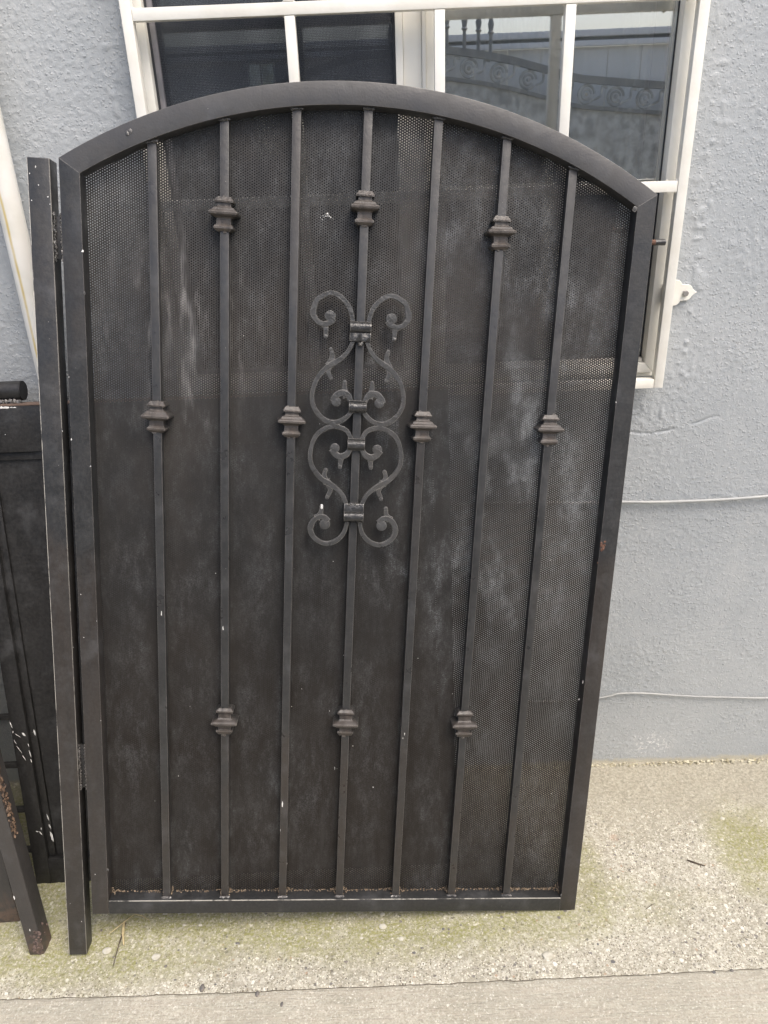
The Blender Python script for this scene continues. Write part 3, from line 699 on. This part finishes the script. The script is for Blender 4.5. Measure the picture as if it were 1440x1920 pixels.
for s in (-1, 1):
    for nm, dct in SC.items():
        bm = bmesh.new(); g = lambda p: (cx + (p[0] if s < 0 else -p[0]) * .001, p[1] * .001)
        KW = 1.02
        yc = .0070
        add_ribbon(bm, [g(p) for p in dct['path']], [x_ * .001 * KW for x_ in dct['w']], yc, .0068)
        for e_ in dct.get('extra', []): add_ribbon(bm, [g(p) for p in e_], [.009, .012, .013, .012, .012], yc - .0003, .0066)
        for sp_ in dct['spurs']: add_ribbon(bm, [g(p) for p in sp_], [.0165, .0110, .0088, .0080], yc + .0004, .0060, .03); 
        for sp_ in dct['spurs']:
            e_ = g(sp_[-1]); add_dome(bm, e_, .0039, yc + .0004, .0060, 12)
        for b_ in dct['blobs']: add_dome(bm, g(b_), b_[2] * .001 * 1.05, yc + .0002, .0068)
        link('scroll', bm_mesh(bm, 'scroll', True, 24), M['scroll'], gate)
bm = bmesh.new(); add_blob(bm, (cx - .063, .0065, .9185), .0036, (1, 1, 1.5), 2, .05); link('paint_tip', bm_mesh(bm, 'paint_tip'), M['white_paint'], gate, {'label': 'blob of white paint on the tip of the lower left scroll'})
# bands holding the scrolls: profile in y,z pulled along x
def band(z0, z1, hw, two=None):
    bm = bmesh.new(); y0, y1 = .0010, .0270; pr = []
    if two == 'top': rz = (z1 - .020, z1 - .003); fl = (z0, z1 - .020)
    elif two == 'bot': rz = (z0 + .002, z0 + .019); fl = (z0 + .019, z1)
    else: rz = (z0 + .003, z1 - .006); fl = None
    pts = [(y1, z0), (y0 + .002, z0)]
    if two == 'top': pts += [(y0, z0 + .002), (y0, rz[0] - .002), (y0 + .002, rz[0])]
    rc = (rz[0] + rz[1]) / 2; rr = (rz[1] - rz[0]) / 2
    pts += [(y0 - rr * .62 * math.cos(R(a)), rc + rr * math.sin(R(a))) for a in range(-80, 81, 20)]
    pts += [(y0 + .0015, rz[1] + .0006)]
    if two == 'bot': pts += [(y0 - .0005, rz[1] + .002), (y0 - .0005, z1 - .002), (y0 + .001, z1)]
    else: pts += [(y0 + .0005, z1 - .001), (y0 + .002, z1)]
    pts += [(y1, z1)]
    xs_ = np.linspace(-hw, hw, 9); rings = []
    for x in xs_: rings.append([bm.verts.new((cx + x, p[0] + random.uniform(-.0003, .0003), p[1] + random.uniform(-.0003, .0003))) for p in pts])
    L = len(pts)
    for i in range(len(rings) - 1):
        for q_ in range(L): bm.faces.new((rings[i][q_], rings[i][(q_ + 1) % L], rings[i + 1][(q_ + 1) % L], rings[i + 1][q_]))
    bm.faces.new(rings[0][::-1]); bm.faces.new(rings[-1])
    return bm
for (a, b_, hw, two) in ((1.2365, 1.2745, .0195, 'top'), (1.1045, 1.1285, .0165, None), (1.0325, 1.0560, .0165, None), (.8900, .9270, .0190, 'bot')):
    bm = band(a, b_, hw, two)
    if two == 'top':
        for q_ in range(3): add_blob(bm, (cx - .002 + q_ * .003, .003, a - .003 - .002 * (q_ == 1)), .0034, (1, 1, 1), 1, .3)
    if two == 'bot':
        for q_ in range(4): add_blob(bm, (cx - .010 + q_ * .004, .002, b_ - .002 + .001 * q_), .0028, (1.2, 1, 1), 1, .4)
    link('band', bm_mesh(bm, 'band', True, 45), M['band'], gate)
# latch pin, weld scar on the right stile
bm = bmesh.new(); add_tube(bm, [(GW - .002, .018, 1.4435), (GW + .012, .018, 1.4445)], .0050, 12); link('latch_pin', bm_mesh(bm, 'latch_pin'), M['rust'], gate)
bm = bmesh.new(); add_tube(bm, [(GW + .0121, .018, 1.4445), (GW + .0315, .018, 1.4458)], .0058, 14); link('latch_pin', bm_mesh(bm, 'latch_pin_end'), M['band'], gate)
bm = bmesh.new()
for q_ in range(9): add_blob(bm, (1.0405 + random.uniform(-.005, .005), -.0004, .852 + random.uniform(-.010, .010)), random.uniform(.002, .0045), (1, .35, 1), 1, .4)
add_blob(bm, (1.0395, -.0006, .842), .0028, (1, .5, 1.1), 1, .3); add_blob(bm, (1.0345, -.0003, .815), .0022, (.7, .4, 1.3), 1, .3)
link('weld_scar', bm_mesh(bm, 'weld_scar'), M['rust'], gate, {'kind': 'stuff'})
# hinge post
box('hinge_post', (-.0528, -.003, -.100), (-.0142, .035, 1.5225), M['post'], gate, .0020, {'label': 'scuffed square hinge post with bare worn left edge'})
for o_ in [gate.children[-1]]:
    o_.rotation_euler = (0, R(-.33), 0); o_.location = (.0035, 0, 0)
for z0, z1, mt in ((1.352, 1.4340, 'band'), (.300, .405, 'gate')):
    hg = box('hinge', (-.0150 + .002, .0045, z0 + .004), (.0003, .0125, z1 - .004), M['gate2'], gate, .001)
    bm = bmesh.new()
    for q_ in range(16):
        zz_ = z0 + (z1 - z0) * (q_ + .5) / 16
        add_blob(bm, (-.0120 + random.uniform(-.0008, .0008), .0020, zz_), .0034, (.8, .8, 1.1), 1, .3)
        add_blob(bm, (-.0010 + random.uniform(-.0006, .0006), .0028, zz_), .0028, (.8, .8, 1.1), 1, .3)
    link('weld_bead', bm_mesh(bm, 'hinge_weld'), M[mt if mt == 'band' else 'gate'], hg)
# paint chips on post and stile
bm = bmesh.new()
def chip(x, z, r_, sq=1.5, y=-.0034): add_blob(bm, (x, y, z), r_ * random.uniform(.35, .62), (1, .2, sq), 1, .6)
for x, z, r_, sq in ((-.0375, 1.508, .0022, 3), (-.0485, 1.496, .0016, 1.6), (-.034, 1.478, .0014, 2), (-.0195, 1.459, .0032, 1.2), (-.0165, 1.447, .0018, 1.2), (-.0475, 1.452, .0022, 1.3), (-.0135, 1.05, .0018, 1.4), (-.0125, .62, .0016, 1.2), (-.0230, .985, .0012, 1), (-.0440, .03, .0016, 1.2), (-.022, -.015, .0013, 1.2)): chip(x, z, r_, sq)
for x, z, r_ in ((.0350, 1.372, .0030), (.0015, 1.035, .0022), (.0020, 1.150, .0014), (.0345, .985, .0028), (.0060, .730, .0020), (.0345, .675, .0015), (.0080, .640, .0016), (.010, .1, .0016), (.0350, .46, .0015), (1.0345, 1.145, .0022)): chip(x, z, r_, 1.4, -.0006)
for x, z, r_, sq in ((1.030, .56, .0012, 6), (1.026, .52, .0008, 8)): chip(x, z, r_, sq, -.0003)
link('paint_chip', bm_mesh(bm, 'paint_chip'), M['white_paint'], gate, {'kind': 'stuff'})
# chalk marks on the bars and sheet
bm = bmesh.new()
for x, z, r_, sq in ((.280, .66, .0018, 4), (.405, .26, .0020, 7), (.402, .20, .0014, 5), (.66, .43, .0016, 4), (.657, .42, .0012, 3), (.158, .69, .0020, 7)): chip(x, z, r_, sq, .0098)
for x, z, r_, sq in ((.416, .10, .0016, 3), (.600, .29, .0018, 3), (.515, .335, .0020, 4), (.520, .334, .0012, 1.5), (.468, 1.065, .0018, 1), (.463, 1.078, .001, 2), (.5, .47, .0012, 2), (.44, .52, .0010, 2)): chip(x, z, r_, sq, y_ - .0006)
for q_ in range(16):
    t = q_ / 15; chip(.455 + .020 * t + random.uniform(-.003, .003), 1.452 + .010 * math.sin(t * 2.6) + random.uniform(-.003, .003), random.uniform(.0008, .0019), 1.2, y_ - .0006)
link('chalk_mark', bm_mesh(bm, 'chalk_mark'), M['white_paint'], gate, {'kind': 'stuff'})
# rust crumbs lying along the foot of the sheet, thicker in the corners
bm = bmesh.new()
edges_ = [.0357] + sum([[cx + (i - 3) * dx - .008, cx + (i - 3) * dx + .008] for i in range(7)], []) + [GW - .0357]
for s_ in range(0, 16, 2):
    a, b_ = edges_[s_], edges_[s_ + 1]; n_ = 95 if s_ < 14 else 210
    for q_ in range(n_):
        t = random.random()
        if random.random() < .88: t = (random.random() ** 2.6) * .5; t = t if random.random() < .5 else 1 - t
        e = min(t, 1 - t); hgt = .0012 + .012 * math.exp(-e / .06) * (1.6 if (s_ == 14 and t > .5) else .8)
        x = a + (b_ - a) * t; x = min(max(x, a + .001), b_ - .001)
        z = .0335 + random.random() ** 1.3 * hgt; yb = y_ - .0015 - random.random() * (.006 + .016 * math.exp(-e / .05)) * (1 - (z - .0335) / max(hgt, .002) * .7)
        add_blob(bm, (x, yb, z), random.uniform(.0006, .0016), (1, 1, 1), 1, .4)
link('rust_crumbs', bm_mesh(bm, 'rust_crumbs', False), simple('rust_crumb', (.10, .07, .045), .9, (.30, .235, .165), 300), None, {'label': 'rusty crumbs and dirt piled along the foot of the arched gate sheet', 'category': 'debris', 'kind': 'stuff'})
bpy.data.objects['rust_crumbs'].matrix_world = gm

# ================================================================== SECOND GATE behind, at far left
lean = math.atan(.213)
g2o = Vector((-.888, -.335, 0))
roll2 = R(-2.2)
g2m = Matrix.Translation(g2o) @ Matrix.Rotation(-lean, 4, 'X') @ Matrix.Rotation(0, 4, 'Y') @ Matrix.Rotation(R(1.2), 4, 'Z')
g2 = thing('panel_gate', 'black solid panel gate with round top tube standing behind the hinge post', 'gate', mat4=g2m)
E2 = 1.02
box('stile', (0, 0, 0), (.036, .038, 1.132), M['gate2'], g2, .0015)
box('stile', (E2 - .036, 0, 0), (E2, .038, 1.132), M['gate2'], g2, .0015)
box('bottom_rail', (.0363, .0003, 0), (E2 - .0363, .038, .068), M['gate2'], g2, .0015)
box('top_rail', (-.30, -.0006, 1.052), (E2 + .0, .0395, 1.148), M['gate2'], g2, .002)
box('top_rail', (-.30, .0, 1.1483), (E2, .039, 1.1530), M['wood_edge'], g2, .0008, {'label': 'scraped brown upper edge of the rail'})
box('panel_bead', (.0363, .010, .0685), (.052, .030, 1.0515), M['gate2'], g2, .001)
box('panel_bead', (.0525, .010, 1.034), (E2 - .0363, .030, 1.0515), M['gate2'], g2, .001)
box('panel', (.0525, .016, .0685), (E2 - .0363, .019, 1.0335), M['gate2_panel'], g2, 0)
bm = bmesh.new(); add_tube(bm, [(-.32, .024, 1.178), (.1285, .024, 1.178)], .0205, 28, caps=False)
bevel(bm, 0); link('top_tube', bm_mesh(bm, 'top_tube'), M['gate2'], g2)
bm = bmesh.new(); add_tube(bm, [(.1280, .024, 1.178), (.1300, .024, 1.178)], .0200, 28); link('tube_cap', bm_mesh(bm, 'tube_cap'), M['gate2'], g2)
bm = bmesh.new()
for q_ in range(70): add_blob(bm, (-.10 + q_ * .0033, .006 + random.uniform(-.002, .002), 1.1575 + random.uniform(-.002, .002)), .0045, (1, .9, .9), 1, .35)
link('weld_bead', bm_mesh(bm, 'tube_weld'), M['weld'], g2, {'kind': 'stuff'})
bm = bmesh.new()
for q_ in range(26): add_blob(bm, (random.uniform(-.06, .12), -.0008, 1.146 + random.uniform(-.0025, .001)), random.uniform(.0012, .003), (2.2, .3, .8), 1, .4)
for x, z in ((.09, 1.09), (.045, 1.06)): add_blob(bm, (x, -.0008, z), .0010, (1, .4, 1), 1, .4)
link('paint_chip', bm_mesh(bm, 'rail_chips'), M['white_paint'], g2, {'kind': 'stuff'})
bm = bmesh.new()
def splash(x, z, l, w_, ang):
    c_ = Matrix.Translation((x, -.0004, z)) @ Matrix.Rotation(R(ang), 4, 'Y')
    ret = bmesh.ops.create_icosphere(bm, subdivisions=1, radius=1)
    for v in ret['verts']:
        v.co = c_ @ Vector((v.co.x * w_ * .75 * random.uniform(.6, 1.3), v.co.y * .0005, v.co.z * l * .85))
for x, z, l, w_, a in ((.0025, .425, .011, .0018, -10), (.004, .407, .004, .0022, 20), (.0135, .398, .010, .0008, -50), (.0275, .400, .007, .0032, -40), (.0052, .382, .008, .0007, -25), (.012, .362, .014, .0009, -28), (.020, .340, .010, .0010, -25),
                       (.0345, .372, .006, .0012, -10), (.0350, .350, .012, .0018, -8), (.0350, .332, .006, .0015, -8), (.022, .145, .004, .0020, -60), (.0300, .140, .007, .0022, -30), (.033, .152, .004, .0014, 0)): splash(x, z, l, w_, a)
link('paint_splash', bm_mesh(bm, 'paint_splash'), M['white_paint'], g2, {'kind': 'stuff'})
bm = bmesh.new()
for x, z, l, w_, a in ((.0480, .398, .008, .0022, -8), (.0475, .175, .010, .0014, -10), (.0490, .150, .007, .0016, -12), (.0500, .122, .015, .0032, -8)):
    c_ = Matrix.Translation((x, .0096, z)) @ Matrix.Rotation(R(a), 4, 'Y')
    ret = bmesh.ops.create_icosphere(bm, subdivisions=1, radius=1)
    for v in ret['verts']: v.co = c_ @ Vector((v.co.x * w_, v.co.y * .0005, v.co.z * l))
link('paint_splash', bm_mesh(bm, 'paint_splash_bead'), M['white_paint'], g2, {'kind': 'stuff'})
for z in (.437, .313, .195, .085): box('rung', (-.30, .012, z - .006), (-.0005, .024, z + .006), M['gate2'], g2, .001)

# ================================================================== LOOSE POSTS at far left
def leaning_post(name, label, base, top, wd, dp, mat, cat_='post', twist=0):
    base = Vector(base); top = Vector(top); z = (top - base).normalized(); y = Vector((0, 1, 0)); y = (y - y.dot(z) * z).normalized(); x = y.cross(z)
    mm = Matrix(((x.x, y.x, z.x, base.x), (x.y, y.y, z.y, base.y), (x.z, y.z, z.z, base.z), (0, 0, 0, 1))) @ Matrix.Rotation(R(twist), 4, 'Z')
    t = thing(name, label, cat_, mat4=mm)
    L = (top - base).length
    bm = bmesh.new(); n_ = 30
    add_prism(bm, [(-wd / 2, L * i / n_) for i in range(n_ + 1)], [(wd / 2, L * i / n_) for i in range(n_ + 1)], 0, dp); bevel(bm, .003, 3)
    link('tube', bm_mesh(bm, 'tube'), mat, t)
    return t
pA = leaning_post('steel_post', 'nearer rusty-footed square steel post leaning beside the bottom of the hinge post', (-.812, -.518, .002), (-.948, -.210, 1.40), .033, .042, M['rusty_post'])
bm = bmesh.new()
for q_ in range(230):
    z = random.uniform(.29, .50); add_blob(bm, (.0168 + random.uniform(-.001, .002), random.uniform(.004, .022) , z), random.uniform(.001, .0035), (.7, 1, 1.3), 1, .45)
link('rust_scab', bm_mesh(bm, 'rust_scab'), simple('flaking_rust', (.035, .024, .018), .7, (.17, .11, .07), 90, .8, 300), pA, {'kind': 'stuff'})
bm = bmesh.new()
for q_ in range(90):
    z = random.random() ** 1.5 * .062; add_blob(bm, (random.uniform(-.004, .0165) + z * .05, random.choice((-.0003, .001, .02, .034)), z + .002), random.uniform(.002, .0048), (1, .6, 1.1), 1, .4)
link('rust_scab', bm_mesh(bm, 'rust_foot'), simple('dull_rust', (.045, .034, .029), .9, (.14, .10, .085), 140, .8, 300), pA, {'kind': 'stuff'})
bm = bmesh.new()
for x, z, l in ((-.0145, .150, .005), (.0, .065, .003)):
    add_blob(bm, (x, -.0005 if x < .018 else .012, z), .0014, (.9, .6, l / .0014), 1, .3)
link('paint_chip', bm_mesh(bm, 'post_chips'), M['white_paint'], pA, {'kind': 'stuff'})
pB = leaning_post('stile_with_shade_panel', 'dark rust-footed steel stile at far left, with an added unseen panel that shades the wall', (-.9133, -.437, .002), (-1.025, -.150, 1.30), .060, .042, M['rusty_post2'], 'gate')
box('panel', (-.90, .018, .05), (-.031, .022, 1.25), M['gate2_panel'], pB, 0)  # unseen panel, added past the left border to shade the wall
box('top_rail', (-.93, .0, 1.255), (-.031, .042, 1.305), M['gate2'], pB, .002); box('bottom_rail', (-.93, .0, 0.0), (-.031, .042, .045), M['gate2'], pB, .002)  # rails of the added panel, likewise out of view
pB.children[0].name = 'stile'

# ================================================================== SMALL THINGS ON THE GROUND
def stick(name, pts, r, mat, label, cat, seg=7):
    bm = bmesh.new(); P_ = crom(pts, 5); n_ = len(P_); add_tube(bm, P_, [r * (1 - .5 * abs(2 * i / (n_ - 1) - .8)) for i in range(n_)], seg, True, .08)
    return link(name, bm_mesh(bm, name), mat, None, {'label': label, 'category': cat})
stick('twig', [(.6858, -.3283, .003), (.702, -.338, .0035), (.7224, -.3463, .003)], .0024, M['twig'], 'short dark twig lying alone on the bare pavement right of the gate', 'twig')
stick('twig', [(-.636, -.448, .004), (-.635, -.50, .006), (-.6334, -.5519, .003)], .0014, M['twig'], 'thin dark stem lying on mossy concrete below the gate corner', 'twig')
stick('straw_stalk', [(-.640, -.447, .006), (-.634, -.475, .006), (-.6245, -.502, .004)], .0034, M['straw'], 'thick pale dry straw stalk lying below the gate corner', 'straw')
stick('straw_stalk', [(-.665, -.478, .008), (-.635, -.452, .014), (-.618, -.432, .012)], .0010, M['straw'], 'thin pale dry stalk crossing over the thick one', 'straw')
stick('straw_stalk', [(-.618, -.432, .010), (-.60, -.436, .008), (-.583, -.444, .003)], .0010, M['straw'], 'thin curled dry stalk tip right below the bottom rail', 'straw')
stick('twig', [(.545, -.455, .002), (.56, -.446, .0022), (.572, -.440, .002)], .0007, M['twig'], 'hair-thin dark twig on the speckled concrete right of the gate foot', 'twig')
def pebbles(name, n_, mat, label, zone, rmin, rmax):
    bm = bmesh.new()
    for q_ in range(n_):
        x = random.uniform(zone[0], zone[1]); y = random.uniform(zone[2], zone[3])
        r_ = rmin + (rmax - rmin) * random.random() ** 3
        a = len(bm.verts); add_blob(bm, (x, y, -r_ * .1), r_, (random.uniform(.8, 1.5), random.uniform(.7, 1.2), .45), 1, .22)
    return link(name, bm_mesh(bm, name, False), mat, None, {'label': label, 'category': 'gravel', 'kind': 'stuff'})
pebbles('gravel', 380, M['pebble_light'], 'pale stone chips set in and strewn over the concrete by the gates', (-1.0, 1.0, -.61, -.18), .0014, .0062)
pebbles('gravel', 260, M['pebble_dark'], 'small dark stone chips strewn over the concrete by the gates', (-1.0, 1.0, -.605, -.2), .0010, .0046)
for x, y, r_, lb in ((-.430, -.602, .0075, 'black pebble sitting on the pavement joint'), (-.312, -.617, .0060, 'dark leaf-shaped chip on the lower slab left of centre'), (-.258, -.640, .0045, 'small dark chip nearest the bottom edge of the picture')):
    bm = bmesh.new(); add_blob(bm, (0, 0, r_ * .3), r_, (.7, 1.1, .6), 2, .12); o = link('pebble', bm_mesh(bm, 'pebble'), M['pebble_dark'], None, {'label': lb, 'category': 'pebble'}); o.location = (x, y, -.002)
# big pale chips under the gate
for x, y, r_, lb in ((-.05, -.475, .0075, 'large white stone chip in the moss below the middle of the gate'), (-.05, -.445, .005, 'whitish chip just behind the large white one below the gate'), (-.66, -.512, .009, 'flat pale stone beside the foot of the hinge post'), (-.545, -.53, .009, 'broad cream stone right of the dark stem'), (.305, -.555, .011, 'pale lump of concrete near the joint right of centre')):
    bm = bmesh.new(); add_blob(bm, (0, 0, 0), r_, (1.15, .9, .35), 2, .14); o = link('pebble', bm_mesh(bm, 'pebble'), M['pebble_light'], None, {'label': lb, 'category': 'pebble'}); o.location = (x, y, .001)
# crumbs of mortar and grit along the foot of the wall
bm = bmesh.new()
for q_ in range(700):
    x = random.uniform(-1.1, 1.15); add_blob(bm, (x, -.006 - random.random() ** 2 * .012, random.random() ** 2 * .006), random.uniform(.0012, .0042), (1.2, 1, .8), 1, .4)
link('grit', bm_mesh(bm, 'grit', False), simple('pale_grit', (.55, .52, .40), .9, (.30, .27, .18), 60), None, {'label': 'pale grit gathered along the foot of the stucco wall', 'category': 'grit', 'kind': 'stuff'})

# ================================================================== ACROSS THE DRIVE (seen mirrored in the panes)
fe = thing('vinyl_fence', 'pale grey board fence with white rails across the drive, mirrored in the window', 'fence', loc=(1.0, -3.62, 0))
for i in range(34): box('board', (-3.4 + i * .2, 0, .03), (-3.4 + i * .2 + .196, .022, 2.095), M['fence'], fe, 0)
box('rail', (-3.45, .022, 2.096), (3.45, .060, 2.125), M['fence_rail'], fe, .003); box('rail', (-3.45, .022, 2.145), (3.45, .060, 2.180), M['fence_rail'], fe, .003); box('rail', (-3.45, -.01, 2.1255), (3.45, .03, 2.1445), M['iron_grey'], fe, .001)
box('rail', (-3.45, .0225, .10), (3.45, .060, .18), M['fence_rail'], fe, .003)
og = thing('ornate_gate', 'grey arched iron gate with cast rosettes leaning on the fence, mirrored in the window', 'gate', loc=(.2, -3.4, 0))
def zt(x): return np.interp(x, [-1.4, -.9, -.3, .21, .41, .6, .87, .99, 1.45, 1.9], [1.75, 1.93, 2.10, 2.107, 2.079, 2.041, 1.969, 1.936, 1.888, 1.86])
xs_ = np.linspace(-1.3, 1.8, 60)
for nm, a, b_, mt, y0, y1 in (('arch_rail', 0, -.038, 'iron_grey', -.02, .02), ('lower_rail', -.150, -.172, 'iron_grey', -.015, .015), ('sheet', -.1725, None, 'iron_pale', -.004, .0)):
    bm = bmesh.new(); add_prism(bm, [(x, zt(x) + a) for x in xs_], [(x, zt(x) + b_ if b_ is not None else .05) for x in xs_], y0, y1); link(nm, bm_mesh(bm, nm), M[mt], og)
for i in range(17):
    x = -1.2 + i * .172; zc2 = zt(x) - .094; bm = bmesh.new()
    for r_, rr in ((.046, .008), (.026, .007)):
        add_tube(bm, [(x + r_ * math.cos(a), .004, zc2 + r_ * math.sin(a)) for a in np.linspace(0, 5.6, 20)], rr, 6)
    add_blob(bm, (x, .008, zc2), .014, (1, .8, 1), 1, .2)
    add_tube(bm, crom([(x + .045, .004, zc2 - .03), (x + .085, .004, zc2 - .01), (x + .09, .004, zc2 + .035), (x + .12, .004, zc2 + .03)], 4), .007, 6)
    link('rosette', bm_mesh(bm, 'rosette'), M['iron_pale'], og)
for i, x in enumerate((.22, .32, .40, .47, .05, -.1)):
    bm = bmesh.new(); h = 2.30 - .012 * i
    add_tube(bm, [(x, 0, zt(x) - .005), (x, 0, h - .11), (x, 0, h - .10), (x, 0, h - .09), (x, 0, h - .06), (x, 0, h)], [.010, .010, .019, .012, .018, .001], 8)
    link('finial', bm_mesh(bm, 'finial'), M['iron_grey'], og)
